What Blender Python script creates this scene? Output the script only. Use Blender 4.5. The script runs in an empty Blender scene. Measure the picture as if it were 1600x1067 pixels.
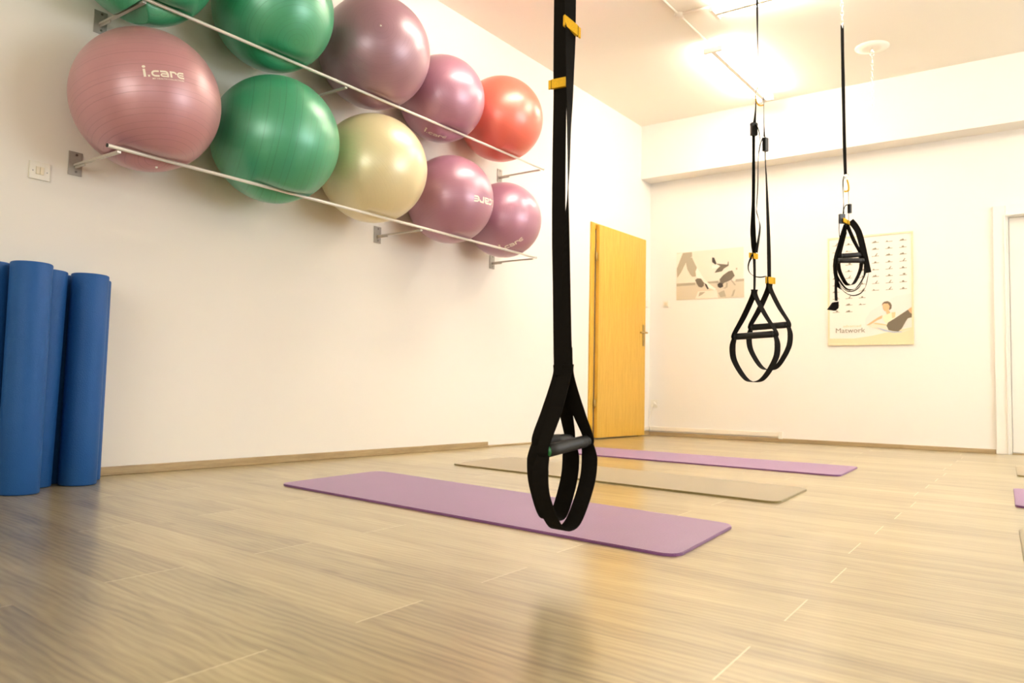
import bpy, bmesh, math, random
from mathutils import Vector, Matrix
random.seed(4)
scn = bpy.context.scene
COL = scn.collection
PI = math.pi
rad = math.radians

# ------------------------------------------------------------------ materials
class NT:
    def __init__(s, name):
        s.m = bpy.data.materials.new(name); s.m.use_nodes = True
        s.t = s.m.node_tree; s.b = s.t.nodes['Principled BSDF']
    def n(s, typ, **kw):
        nd = s.t.nodes.new(typ)
        for k, v in kw.items(): setattr(nd, k, v)
        return nd
    def put(s, sock, v):
        if isinstance(v, bpy.types.NodeSocket): s.t.links.new(v, sock)
        else: sock.default_value = v
    def math(s, op, a, b=0.0, c=0.0):
        nd = s.n('ShaderNodeMath', operation=op)
        for i, v in enumerate((a, b, c)): s.put(nd.inputs[i], v)
        return nd.outputs[0]
    def mix(s, f, a, b, blend='MIX'):
        nd = s.n('ShaderNodeMix', data_type='RGBA', blend_type=blend)
        s.put(nd.inputs[0], f); s.put(nd.inputs[6], a); s.put(nd.inputs[7], b)
        return nd.outputs[2]
    def ramp(s, f, stops):
        nd = s.n('ShaderNodeValToRGB'); s.put(nd.inputs[0], f)
        e = nd.color_ramp.elements
        while len(e) < len(stops): e.new(0.5)
        for i, (p, c) in enumerate(stops): e[i].position = p; e[i].color = c if len(c) == 4 else (*c, 1)
        return nd.outputs[0]
    def pos(s): return s.n('ShaderNodeTexCoord').outputs['Object']
    def xyz(s, v):
        nd = s.n('ShaderNodeSeparateXYZ'); s.put(nd.inputs[0], v); return nd.outputs
    def comb(s, x, y, z):
        nd = s.n('ShaderNodeCombineXYZ')
        for i, v in enumerate((x, y, z)): s.put(nd.inputs[i], v)
        return nd.outputs[0]
    def noise(s, vec, scale=5.0, detail=4.0, rough=0.55, dist=0.0):
        nd = s.n('ShaderNodeTexNoise'); s.put(nd.inputs['Vector'], vec)
        nd.inputs['Scale'].default_value = scale; nd.inputs['Detail'].default_value = detail
        nd.inputs['Roughness'].default_value = rough; nd.inputs['Distortion'].default_value = dist
        return nd.outputs[0]
    def bump(s, h, strength=0.2, dist=0.002):
        nd = s.n('ShaderNodeBump'); nd.inputs['Strength'].default_value = strength
        nd.inputs['Distance'].default_value = dist
        s.put(nd.inputs['Height'], h); s.put(s.b.inputs['Normal'], nd.outputs[0])
    def set(s, **kw):
        for k, v in kw.items(): s.put(s.b.inputs[k.replace('_', ' ')], v)
        return s

def simple(name, col, rough=0.5, metal=0.0, spec=0.5, grain=0.0, gscale=60.0):
    t = NT(name); t.set(Roughness=rough, Metallic=metal)
    t.b.inputs['Specular IOR Level'].default_value = spec
    c = (*col, 1)
    if grain:
        f = t.noise(t.pos(), gscale, 3)
        t.set(Base_Color=t.mix(t.ramp(f, [(0.3, (0, 0, 0)), (0.7, (1, 1, 1))]), tuple(x*(1-grain) for x in col)+(1,), tuple(min(1, x*(1+grain)) for x in col)+(1,)))
        t.bump(f, 0.15, 0.001)
    else:
        t.set(Base_Color=c)
    return t.m

def plaster(name, col):
    t = NT(name); p = t.pos()
    f = t.noise(p, 1.3, 5, 0.6); g = t.noise(p, 160, 2)
    t.set(Base_Color=t.mix(f, tuple(x*0.985 for x in col)+(1,), tuple(col)+(1,)), Roughness=0.85)
    t.b.inputs['Specular IOR Level'].default_value = 0.2
    t.bump(g, 0.08, 0.001)
    return t.m

M = {}
M['wall'] = plaster('wall_paint', (0.83, 0.802, 0.758))
M['ceil'] = plaster('ceiling_paint', (0.88, 0.84, 0.76))
M['white'] = simple('white_gloss_paint', (0.82, 0.79, 0.73), 0.4)
M['plastic'] = simple('white_plastic', (0.80, 0.76, 0.67), 0.35)
M['rocker'] = simple('ivory_rocker', (0.74, 0.66, 0.50), 0.35)
M['screw'] = simple('screw_metal', (0.25, 0.23, 0.2), 0.35, 1.0)
M['steel'] = simple('brushed_steel', (0.60, 0.56, 0.50), 0.36, 0.5)
M['railmetal'] = simple('satin_rail_metal', (0.86, 0.82, 0.75), 0.38, 0.15)
M['plate'] = simple('grey_bracket_steel', (0.40, 0.37, 0.33), 0.5, 0.5, grain=0.06, gscale=25)
M['chrome'] = simple('bright_chain_metal', (0.85, 0.83, 0.78), 0.22, 1.0)
M['brass'] = simple('aged_brass', (0.50, 0.36, 0.14), 0.3, 1.0)
M['rubber'] = simple('black_plastic', (0.012, 0.011, 0.010), 0.45)
M['yellow'] = simple('yellow_nylon', (0.80, 0.45, 0.006), 0.75, grain=0.12, gscale=300)
M['logo'] = simple('cream_print', (0.86, 0.80, 0.70), 0.45)
M['plug'] = simple('white_valve_plug', (0.85, 0.82, 0.75), 0.4)
M['green_cap'] = simple('green_cap', (0.01, 0.16, 0.03), 0.4)
M['conduit'] = simple('cream_conduit', (0.82, 0.76, 0.66), 0.5)

def webbing_mat():
    t = NT('black_webbing'); p = t.pos()
    o = t.xyz(p)
    w = t.math('SINE', t.math('MULTIPLY', o[2], 2600)); g = t.noise(p, 900, 2)
    t.set(Base_Color=t.mix(g, (0.004, 0.003, 0.0022, 1), (0.010, 0.008, 0.006, 1)), Roughness=0.85)
    t.bump(t.math('ADD', t.math('MULTIPLY', w, 0.4), g), 0.35, 0.0008)
    t.b.inputs['Specular IOR Level'].default_value = 0.08
    return t.m
M['web'] = webbing_mat()
def foam_mat():
    t = NT('black_foam_grip'); p = t.pos(); g = t.noise(p, 420, 3)
    t.set(Base_Color=(0.011, 0.0095, 0.008, 1), Roughness=0.55); t.bump(g, 0.4, 0.0008); return t.m
M['foam'] = foam_mat()

def wood(name, dark, light, axis=2, scale=9.0, rough=0.4, fine=70.0):
    t = NT(name); p = t.pos()
    mp = t.n('ShaderNodeMapping'); t.put(mp.inputs[0], p)
    sc = [scale, scale, scale]; sc[axis] = scale*0.06
    mp.inputs['Scale'].default_value = sc
    f = t.noise(mp.outputs[0], 3.0, 6, 0.62, 0.3); h = t.noise(mp.outputs[0], fine/4, 3)
    fac = t.math('ADD', t.math('MULTIPLY', f, 0.65), t.math('MULTIPLY', h, 0.35))
    t.set(Base_Color=t.ramp(fac, [(0.35, dark), (0.62, light)]), Roughness=rough)
    t.bump(h, 0.08, 0.0006)
    return t.m
M['door'] = wood('honey_oak_veneer', (0.56, 0.315, 0.032), (0.70, 0.43, 0.068), 2, 16, 0.35)
M['skirt'] = wood('oak_skirting_x', (0.30, 0.21, 0.105), (0.44, 0.33, 0.18), 0, 18, 0.4)
M['skirty'] = wood('oak_skirting_y', (0.30, 0.21, 0.105), (0.44, 0.33, 0.18), 1, 18, 0.4)
M['frame'] = wood('pale_poster_frame', (0.76, 0.60, 0.36), (0.83, 0.69, 0.46), 2, 20, 0.5)

def floor_mat():
    t = NT('oak_laminate_planks'); p = t.pos(); o = t.xyz(p)
    PW, PL = 0.2, 1.30
    # the planks run a few degrees off the back wall
    px = t.math('ADD', o[0], t.math('MULTIPLY', t.math('ADD', o[1], 6.6), 0.055))
    py = t.math('ADD', o[1], t.math('MULTIPLY', t.math('SUBTRACT', o[0], 2.66), 0.085))
    p = t.comb(px, py, o[2]); o = (px, py, o[2])
    yy = t.math('DIVIDE', t.math('ADD', o[1], 20*PW + 7.068), PW)
    row = t.math('FLOOR', yy); fy = t.math('FRACT', yy)
    par = t.math('MODULO', row, 2.0)
    jit = t.math('MULTIPLY', t.math('SUBTRACT', t.math('FRACT', t.math('MULTIPLY', row, 0.377)), 0.5), 0.04)
    xs = t.math('ADD', o[0], t.math('ADD', t.math('MULTIPLY', par, 0.63), t.math('ADD', jit, 10*PL - 2.655)))
    xx = t.math('DIVIDE', xs, PL)
    colm = t.math('FLOOR', xx); fx = t.math('FRACT', xx)
    wn = t.n('ShaderNodeTexWhiteNoise', noise_dimensions='2D')
    t.put(wn.inputs['Vector'], t.comb(row, colm, 0.0)); r1 = wn.outputs['Value']
    off = t.comb(t.math('MULTIPLY', r1, 31.0), t.math('MULTIPLY', r1, 17.0), r1)
    va = t.n('ShaderNodeVectorMath', operation='ADD'); t.put(va.inputs[0], p); t.put(va.inputs[1], off)
    def stretched(sx, sy):
        mp = t.n('ShaderNodeMapping'); t.put(mp.inputs[0], va.outputs[0]); mp.inputs['Scale'].default_value = (sx, sy, 1); return mp.outputs[0]
    broad = t.noise(stretched(0.9, 7.0), 2.0, 5, 0.6, 0.8)
    warp = t.noise(stretched(1.6, 5.0), 1.6, 3, 0.5)
    q = t.xyz(va.outputs[0])
    rings = t.math('SINE', t.math('ADD', t.math('MULTIPLY', q[1], 300.0), t.math('MULTIPLY', warp, 26.0)))
    fine = t.noise(stretched(2.0, 150.0), 2.2, 4, 0.65, 0.1)
    streak = t.noise(stretched(0.6, 26.0), 3.0, 4, 0.65)
    knots = t.n('ShaderNodeTexVoronoi'); t.put(knots.inputs['Vector'], stretched(1.9, 4.2)); knots.inputs['Scale'].default_value = 1.0
    kd = t.ramp(knots.outputs['Distance'], [(0.0, (1, 1, 1)), (0.10, (0, 0, 0))])
    tone = t.math('ADD', t.math('ADD', t.math('MULTIPLY', broad, 0.52), t.math('MULTIPLY', streak, 0.33)),
                  t.math('ADD', t.math('MULTIPLY', rings, 0.045), t.math('ADD', t.math('MULTIPLY', fine, 0.12), t.math('MULTIPLY', r1, 0.13))))
    tone = t.math('SUBTRACT', tone, t.math('MULTIPLY', kd, 0.22))
    base = t.ramp(tone, [(0.34, FLOOR_D), (0.56, FLOOR_M), (0.80, FLOOR_L)])
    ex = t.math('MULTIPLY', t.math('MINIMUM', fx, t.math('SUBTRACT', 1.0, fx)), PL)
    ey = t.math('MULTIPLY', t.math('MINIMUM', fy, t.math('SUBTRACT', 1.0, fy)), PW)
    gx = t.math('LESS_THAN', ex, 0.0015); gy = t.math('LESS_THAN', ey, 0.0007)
    base = t.mix(t.math('MULTIPLY', gx, 0.75), base, (0.78, 0.67, 0.46, 1))  # end joints coloured lighter to mimic light caught on their bevels
    base = t.mix(t.math('MULTIPLY', gy, 0.45), base, (0.42, 0.30, 0.15, 1))
    rgh = t.math('ADD', FLOOR_R, t.math('MULTIPLY', streak, 0.10))
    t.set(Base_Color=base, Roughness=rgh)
    t.b.inputs['Specular IOR Level'].default_value = FLOOR_S
    t.b.inputs['Specular Tint'].default_value = FLOOR_T
    t.b.inputs['Coat Weight'].default_value = 0.85; t.b.inputs['Coat Roughness'].default_value = 0.25; t.b.inputs['Coat IOR'].default_value = 1.65
    t.b.inputs['Coat Tint'].default_value = (1.0, 0.95, 0.84, 1)
    hgt = t.math('ADD', t.math('MULTIPLY', fine, 0.7), t.math('MULTIPLY', rings, 0.12))
    hgt = t.math('SUBTRACT', hgt, t.math('MULTIPLY', t.math('MAXIMUM', gx, gy), 1.5))
    t.bump(hgt, 0.06, 0.0012)
    return t.m
FLOOR_D, FLOOR_M, FLOOR_L = (0.135, 0.103, 0.055), (0.350, 0.290, 0.163), (0.52, 0.44, 0.265)
FLOOR_R, FLOOR_S, FLOOR_T = 0.285, 0.95, (1.0, 0.92, 0.72, 1)
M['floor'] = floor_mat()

def ball_mat(name, col, seed, nring=34, rough=0.33, depth=0.5):
    t = NT(name); p = t.pos(); o = t.xyz(p)
    nz = t.n('ShaderNodeVectorMath', operation='NORMALIZE'); t.put(nz.inputs[0], p)
    q = t.xyz(nz.outputs[0])
    th = t.math('ARCCOSINE', q[2])
    u = t.math('MULTIPLY', th, nring/PI)
    cell = t.math('FLOOR', u)
    wn = t.n('ShaderNodeTexWhiteNoise', noise_dimensions='1D'); t.put(wn.inputs['W'], t.math('ADD', cell, seed))
    fr = t.math('FRACT', u)
    d = t.math('ABSOLUTE', t.math('SUBTRACT', fr, t.math('ADD', 0.2, t.math('MULTIPLY', wn.outputs['Value'], 0.6))))
    line = t.ramp(d, [(0.0, (1, 1, 1)), (0.075, (0, 0, 0))])
    amt = t.math('MULTIPLY', line, t.math('ADD', 0.35, t.math('MULTIPLY', wn.outputs['Value'], 0.65)))
    cl = t.noise(p, 3.0, 3)
    c0 = t.mix(cl, tuple(x*0.94 for x in col)+(1,), tuple(min(1, x*1.05) for x in col)+(1,))
    t.set(Base_Color=t.mix(t.math('MULTIPLY', amt, depth), c0, tuple(x*0.45 for x in col)+(1,)), Roughness=rough)
    t.b.inputs['Specular IOR Level'].default_value = 0.85
    t.b.inputs['Metallic'].default_value = 0.10
    t.b.inputs['Coat Weight'].default_value = 0.45; t.b.inputs['Coat Roughness'].default_value = 0.30
    t.bump(t.math('ADD', t.math('MULTIPLY', amt, -1.0), t.math('MULTIPLY', t.noise(p, 260, 2), 0.10)), 0.35, 0.0012)
    return t.m

def roller_mat():
    t = NT('blue_eva_foam'); p = t.pos()
    v = t.n('ShaderNodeTexVoronoi'); t.put(v.inputs['Vector'], p); v.inputs['Scale'].default_value = 190
    g = t.noise(p, 6, 4)
    t.set(Base_Color=t.mix(g, (0.009, 0.075, 0.27, 1), (0.014, 0.100, 0.34, 1)), Roughness=0.55)
    t.b.inputs['Specular IOR Level'].default_value = 0.3
    t.bump(v.outputs['Distance'], 0.5, 0.0012)
    return t.m
M['roller'] = roller_mat()

def mat_mat(name, col, rough=0.55):
    t = NT(name); p = t.pos(); o = t.xyz(p)
    k = 330.0
    w = t.math('MULTIPLY', t.math('SINE', t.math('MULTIPLY', t.math('ADD', o[0], o[1]), k)), t.math('SINE', t.math('MULTIPLY', t.math('SUBTRACT', o[0], o[1]), k)))
    g = t.noise(p, 5, 4)
    t.set(Base_Color=t.mix(g, tuple(x*0.9 for x in col)+(1,), tuple(x*1.08 for x in col)+(1,)), Roughness=rough)
    t.b.inputs['Sheen Weight'].default_value = 0.25
    t.b.inputs['Sheen Roughness'].default_value = 0.5
    t.b.inputs['Sheen Tint'].default_value = (1.0, 0.93, 0.95, 1)
    t.bump(w, 0.3, 0.0008)
    return t.m
M['mat_purple'] = mat_mat('purple_mat_foam', (0.21, 0.070, 0.225), 0.46)
M['mat_khaki'] = mat_mat('khaki_mat_foam', (0.27, 0.205, 0.072), 0.46)

def emit(name, col, st):
    t = NT(name); t.set(Base_Color=(0.9, 0.9, 0.88, 1), Emission_Color=(*col, 1), Emission_Strength=st); return t.m
LAMP = (1.0, 0.915, 0.80)
M['tube'] = emit('glowing_tube', LAMP, 22.0)
def glass_mat():
    t = NT('window_glass'); t.set(Base_Color=(1, 1, 1, 1), Roughness=0.0, IOR=1.45, Transmission_Weight=1.0); return t.m
M['glass'] = glass_mat()

# ------------------------------------------------------------------ mesh helpers
def obj(name, bm, mats, parent=None, smooth=False, loc=None):
    me = bpy.data.meshes.new(name); bmesh.ops.recalc_face_normals(bm, faces=bm.faces[:]); bm.to_mesh(me); bm.free()
    for m in (mats if isinstance(mats, (list, tuple)) else [mats]): me.materials.append(m)
    if smooth:
        for f in me.polygons: f.use_smooth = True
    o = bpy.data.objects.new(name, me); COL.objects.link(o)
    if parent: o.parent = parent
    if loc: o.location = loc
    return o
def thing(name, label, cat, loc=(0, 0, 0), rotz=0.0, group=None):
    o = bpy.data.objects.new(name, None); COL.objects.link(o); o.empty_display_size = 0.05
    o.location = loc; o.rotation_euler = (0, 0, rotz); return tag(o, label, cat, group)
def tag(o, label, cat, group=None):
    o['label'] = label; o['category'] = cat
    if group: o['group'] = group
    return o
def struct(o): o['kind'] = 'structure'; return o
def box(bm, a, b, bev=0.0, mi=0):
    r = bmesh.ops.create_cube(bm, size=1.0); vs = r['verts']
    for v in vs: v.co = Vector([(a[i]+b[i])/2 + v.co[i]*(b[i]-a[i]) for i in range(3)])
    fs = list({f for v in vs for f in v.link_faces})
    for f in fs: f.material_index = mi
    if bev:
        es = list({e for v in vs for e in v.link_edges})
        bmesh.ops.bevel(bm, geom=es, offset=bev, segments=2, affect='EDGES', profile=0.6)
    return bm
def boxo(name, a, b, m, parent=None, bev=0.0):
    return obj(name, box(bmesh.new(), a, b, bev), m, parent)
def frame_axes(d):
    d = d.normalized(); up = Vector((0, 0, 1)) if abs(d.z) < 0.95 else Vector((1, 0, 0))
    x = d.cross(up).normalized(); return x, x.cross(d).normalized()
def smooth_path(pts, n=6):
    P = [Vector(p) for p in pts]
    if len(P) < 3: return P
    out = []
    for i in range(len(P)-1):
        p0 = P[max(i-1, 0)]; p1 = P[i]; p2 = P[i+1]; p3 = P[min(i+2, len(P)-1)]
        for k in range(n):
            t = k/n
            out.append(0.5*((2*p1)+(p2-p0)*t+(2*p0-5*p1+4*p2-p3)*t*t+(3*p1-p0-3*p2+p3)*t**3))
    out.append(P[-1]); return out
def interp(vals, n=6):
    out = []
    for i in range(len(vals)-1):
        for k in range(n): out.append(vals[i]+(vals[i+1]-vals[i])*k/n)
    out.append(vals[-1]); return out
def tube(bm, pts, r, seg=10, closed=False, cap=True, mi=0):
    P = [Vector(p) for p in pts]; n = len(P); rings = []; ref = None
    for i, p in enumerate(P):
        if closed: d = P[(i+1) % n]-P[i-1]
        else: d = P[min(i+1, n-1)]-P[max(i-1, 0)]
        d.normalize()
        if ref is None: x, y = frame_axes(d)
        else:
            x = (ref - d*ref.dot(d)).normalized(); y = x.cross(d)
        ref = x
        rr = r[i] if isinstance(r, (list, tuple)) else r
        rings.append([bm.verts.new(p+(x*math.cos(a)+y*math.sin(a))*rr) for a in [2*PI*k/seg for k in range(seg)]])
    m = n if closed else n-1
    for i in range(m):
        A, B = rings[i], rings[(i+1) % n]
        for k in range(seg):
            f = bm.faces.new((A[k], A[(k+1) % seg], B[(k+1) % seg], B[k])); f.smooth = True; f.material_index = mi
    if cap and not closed:
        for R in (rings[0], rings[-1]):
            f = bm.faces.new(R); f.material_index = mi
    return bm
def ribbon(bm, pts, width, ang, thick=0.0018, n=6, mi=0):
    """flat webbing: ang = list of angles (or one) of the width direction in the local XY plane, degrees"""
    P = smooth_path(pts, n)
    k = len(pts)
    A = interp(list(ang), n) if isinstance(ang, (list, tuple)) else [ang]*len(P)
    W = interp(list(width), n) if isinstance(width, (list, tuple)) else [width]*len(P)
    if k < 3: 
        A = [A[0], A[-1]]; W = [W[0], W[-1]]
    rings = []
    for i, p in enumerate(P):
        d = (P[min(i+1, len(P)-1)]-P[max(i-1, 0)]).normalized()
        w = Vector((math.cos(rad(A[i])), math.sin(rad(A[i])), 0)); w = (w-d*w.dot(d)).normalized()
        nn = d.cross(w).normalized()
        h = W[i]/2; t = thick/2
        rings.append([bm.verts.new(p+w*sx*h+nn*sy*t) for sx, sy in ((-1, -1), (1, -1), (1, 1), (-1, 1))])
    for i in range(len(rings)-1):
        for q in range(4):
            f = bm.faces.new((rings[i][q], rings[i][(q+1) % 4], rings[i+1][(q+1) % 4], rings[i+1][q])); f.material_index = mi
    for R in (rings[0], rings[-1]): bm.faces.new(R).material_index = mi
    return bm
def prism(bm, poly, z0, z1, axis='z', mi=0):
    def P(a, b, c): return (a, b, c) if axis == 'z' else ((a, c, b) if axis == 'y' else (c, a, b))
    A = [bm.verts.new(P(x, y, z0)) for x, y in poly]; B = [bm.verts.new(P(x, y, z1)) for x, y in poly]
    bm.faces.new(A).material_index = mi; bm.faces.new(B[::-1]).material_index = mi
    n = len(poly)
    for i in range(n): bm.faces.new((A[i], A[(i+1) % n], B[(i+1) % n], B[i])).material_index = mi
    return bm
def lathe(bm, prof, seg=48, mi=0):
    rings = []
    for r, z in prof:
        if r < 1e-6: rings.append([bm.verts.new((0, 0, z))])
        else: rings.append([bm.verts.new((r*math.cos(2*PI*k/seg), r*math.sin(2*PI*k/seg), z)) for k in range(seg)])
    for a, b in zip(rings[:-1], rings[1:]):
        for k in range(seg):
            k2 = (k+1) % seg
            if len(a) == 1: f = bm.faces.new((a[0], b[k], b[k2]))
            elif len(b) == 1: f = bm.faces.new((a[k], a[k2], b[0]))
            else: f = bm.faces.new((a[k], a[k2], b[k2], b[k]))
            f.smooth = True; f.material_index = mi
    return bm
def font_bm(text, size, offset=0.0):
    c = bpy.data.curves.new('lettering', 'FONT'); c.body = text; c.size = size; c.offset = offset; c.resolution_u = 3
    o = bpy.data.objects.new('lettering', c); COL.objects.link(o)
    bpy.context.view_layer.update()
    dg = bpy.context.evaluated_depsgraph_get(); me = bpy.data.meshes.new_from_object(o.evaluated_get(dg))
    bm = bmesh.new(); bm.from_mesh(me); bpy.data.meshes.remove(me)
    bpy.data.objects.remove(o); bpy.data.curves.remove(c)
    return bm

# ------------------------------------------------------------------ room
RX, RY, H = 7.0, -10.2, 3.283          # room 7 m wide, 10.2 m deep, ceiling height
BD, BB = 0.223, 2.7135                 # beam depth and underside height
struct(obj('floor', box(bmesh.new(), (-0.2, RY-0.2, -0.1), (RX+0.2, 0.2, 0.0)), M['floor']))
struct(obj('ceiling', box(bmesh.new(), (-0.2, RY-0.2, H), (RX+0.2, 0.2, H+0.1)), M['ceil']))
struct(obj('wall_left', box(bmesh.new(), (-0.2, RY-0.2, 0), (0, 0.2, H)), M['wall']))
# back wall: the left stretch sits a little behind the right one, with a beam along the top
bm = bmesh.new()
box(bm, (0, 0.006, 0), (1.402, 0.2, H)); box(bm, (1.402, 0.0, 0), (3.27, 0.2, H))
box(bm, (4.15, 0.0, 0), (RX, 0.2, H)); box(bm, (3.27, 0.0, 2.00), (4.15, 0.2, H)); box(bm, (3.27, 0.14, 0), (4.15, 0.2, 2.0))
struct(obj('wall_back', bm, M['wall']))
struct(obj('trim_1', box(bmesh.new(), (0, -BD, BB), (RX, 0.0, H)), M['wall']))
# right wall with two tall windows, rear wall with one wide window (all outside the picture; they let the daylight in)
def wall_with_holes(name, horiz, lo, hi, t0, t1, holes):
    bm = bmesh.new(); cur = lo
    def bx(a0, a1, z0, z1):
        if horiz: box(bm, (a0, t0, z0), (a1, t1, z1))
        else: box(bm, (t0, a0, z0), (t1, a1, z1))
    for a, b, z0, z1 in holes:
        bx(cur, a, 0, H); bx(a, b, 0, z0); bx(a, b, z1, H); cur = b
    bx(cur, hi, 0, H)
    return struct(obj(name, bm, M['wall']))
WR = [(-9.4, -8.2, 0.9, 2.7), (-4.4, -1.4, 0.9, 2.7)]
WB = [(2.4, 5.2, 0.9, 2.7)]
wall_with_holes('wall_right', False, RY-0.2, 0.2, RX, RX+0.2, WR)
wall_with_holes('wall_rear', True, 0, RX, RY-0.2, RY, WB)
def window(nm, horiz, a, b, z0, z1, t):
    bm = bmesh.new(); s = 0.06
    def bx(a0, a1, c0, c1, d=0.05):
        if horiz: box(bm, (a0, t-d/2, c0), (a1, t+d/2, c1))
        else: box(bm, (t-d/2, a0, c0), (t+d/2, a1, c1))
    bx(a, a+s, z0, z1); bx(b-s, b, z0, z1); bx(a+s, b-s, z0, z0+s); bx(a+s, b-s, z1-s, z1); bx((a+b)/2-s/2, (a+b)/2+s/2, z0+s, z1-s)
    w = struct(obj(nm, bm, M['white']))
    g = bmesh.new()
    if horiz: box(g, (a+s, t-0.003, z0+s), (b-s, t+0.003, z1-s))
    else: box(g, (t-0.003, a+s, z0+s), (t+0.003, b-s, z1-s))
    obj('pane', g, M['glass'], w)
window('window_1', False, *WR[0], RX+0.1); window('window_2', False, *WR[1], RX+0.1); window('window_3', True, *WB[0], RY-0.1)

# skirtings
struct(boxo('baseboard_left', (0, -9.9, 0), (0.02, -2.819, 0.042), M['skirty'], bev=0.004))
struct(boxo('trim_2', (0, -2.819, 0), (0.022, -1.285, 0.013), M['skirty'], bev=0.003))
struct(boxo('baseboard_corner', (0, -0.19, 0), (0.02, -0.01, 0.045), M['skirty'], bev=0.004))
struct(boxo('baseboard_back', (0.021, -0.016, 0), (3.178, 0.005, 0.036), M['skirt'], bev=0.004))
# cable trunking above the skirting in the corner
bm = bmesh.new(); box(bm, (0.024, -0.012, 0.048), (1.385, 0.0055, 0.092), 0.004); box(bm, (0.0005, -0.19, 0.05), (0.022, -0.014, 0.092), 0.004)
ct = tag(obj('cable_trunking', bm, M['conduit']), 'cream cable trunking running along the back wall above the skirting', 'cable trunking')
obj('end_cap', box(bmesh.new(), (1.386, -0.03, 0.03), (1.425, -0.0005, 0.10), 0.004), M['plastic'], ct)

# ------------------------------------------------------------------ yellow door on the left wall (door_1), white door on the back wall (door_2)
bm = bmesh.new()
box(bm, (0.0, -1.277, 0), (0.016, -1.205, 2.062), 0.003); box(bm, (0.0, -0.262, 0), (0.016, -0.20, 2.062), 0.003); box(bm, (0, -1.205, 2.0), (0.016, -0.262, 2.062), 0.003)
d1 = struct(obj('door_1', bm, M['door']))
leaf = obj('door_leaf', box(bmesh.new(), (0.0, 0.0, 0.012), (0.040, 0.935, 2.045), 0.004), M['door'], d1)
leaf.location = (0.019, -1.192, 0); leaf.rotation_euler = (0, 0, rad(-1.6))
for z in (1.735, 0.335):
    bm = bmesh.new(); tube(bm, [(0, 0, -0.04), (0, 0, 0.04)], 0.009, 12)
    obj('hinge', bm, M['brass'], d1, loc=(0.034, -1.206, z))
hd = bmesh.new(); box(hd, (0.040, 0.868, 0.93), (0.047, 0.905, 1.15), 0.003)
tube(hd, [(0.047, 0.886, 1.065), (0.085, 0.886, 1.065)], 0.009, 12)
tube(hd, smooth_path([(0.085, 0.893, 1.065), (0.088, 0.86, 1.066), (0.084, 0.80, 1.062), (0.082, 0.755, 1.060)], 4), 0.009, 12)
tube(hd, [(0.047, 0.886, 0.985), (0.0515, 0.886, 0.985)], 0.010, 12)
obj('door_handle', hd, M['brass'], leaf)

bm = bmesh.new()
for a, b, d in ((3.182, 3.272, 0.030), (4.148, 4.238, 0.030)): box(bm, (a, -d, 0), (b, -0.0005, 2.075), 0.005)
box(bm, (3.272, -0.030, 1.995), (4.148, -0.0005, 2.075), 0.005)
box(bm, (3.262, -0.042, 0), (3.274, -0.030, 1.995), 0.003); box(bm, (4.146, -0.042, 0), (4.158, -0.030, 1.995), 0.003); box(bm, (3.262, -0.042, 1.983), (4.158, -0.030, 1.995), 0.003)
box(bm, (3.27, 0, 0), (3.29, 0.10, 2.0)); box(bm, (4.13, 0, 0), (4.15, 0.10, 2.0)); box(bm, (3.29, 0, 1.98), (4.13, 0.10, 2.0))
d2 = struct(obj('door_2', bm, M['white']))
obj('door_leaf', box(bmesh.new(), (3.293, 0.05, 0.012), (4.127, 0.09, 1.977), 0.003), M['white'], d2)
obj('threshold', box(bmesh.new(), (3.291, -0.012, 0.0), (4.129, 0.099, 0.010), 0.002), M['skirt'], d2)
hd = bmesh.new(); box(hd, (4.04, 0.043, 0.93), (4.075, 0.05, 1.15), 0.003); tube(hd, [(4.057, 0.043, 1.06), (4.057, 0.005, 1.06)], 0.009, 12); tube(hd, [(4.062, 0.005, 1.06), (3.93, 0.005, 1.06)], 0.009, 12)
obj('door_handle', hd, M['steel'], d2)

# ------------------------------------------------------------------ ceiling lamps
def batten(label, loc, rotz, length=1.28, group='twin tube ceiling lamps'):
    t = thing('ceiling_lamp', label, 'ceiling lamp', loc, rotz, group)
    h = length/2
    bm = bmesh.new(); box(bm, (-h, -0.020, -0.088), (h, 0.020, -0.0005), 0.006)
    obj('lamp_body', bm, M['conduit'], t)
    for s in (-1, 1):
        bm = bmesh.new(); tube(bm, [(-h+0.025, s*0.062, -0.062), (h-0.025, s*0.062, -0.062)], 0.0135, 14)
        obj('fluorescent_tube', bm, M['tube'], t, smooth=False)
    for e in (-1, 1):
        bm = bmesh.new(); box(bm, (e*h-0.014, -0.078, -0.09), (e*h+0.014, 0.078, -0.046), 0.005)
        obj('end_holder', bm, M['conduit'], t)
    return t
batten('bare twin tube ceiling lamp nearest the back wall, running towards the beam', (1.41, -1.13, H), PI/2)
batten('bare twin tube ceiling lamp set crosswise, at the top edge of the picture', (2.30, -2.36, H), 0)
batten('bare twin tube ceiling lamp over the racked balls', (1.38, -3.62, H), PI/2)
batten('bare twin tube ceiling lamp in the middle of the room', (4.8, -3.9, H), 0)
batten('bare twin tube ceiling lamp near the right wall', (5.3, -1.9, H), PI/2)
bm = bmesh.new(); tube(bm, [(1.378, -2.97, H-0.009), (1.378, -1.79, H-0.009)], 0.0085, 10)
cd = tag(obj('ceiling_conduit', bm, M['conduit']), 'thin cream conduit running along the ceiling between two lamps', 'conduit')
bm = bmesh.new(); tube(bm, [(1.388, -2.36, H-0.012), (1.645, -2.36, H-0.012)], 0.012, 10)
obj('branch', bm, M['conduit'], cd)
bm = bmesh.new(); lathe(bm, [(0, -0.03), (0.03, -0.03), (0.035, -0.02), (0.035, 0.0)], 20)
obj('junction_box', bm, M['conduit'], cd, loc=(1.378, -2.36, H-0.0005))

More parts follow.
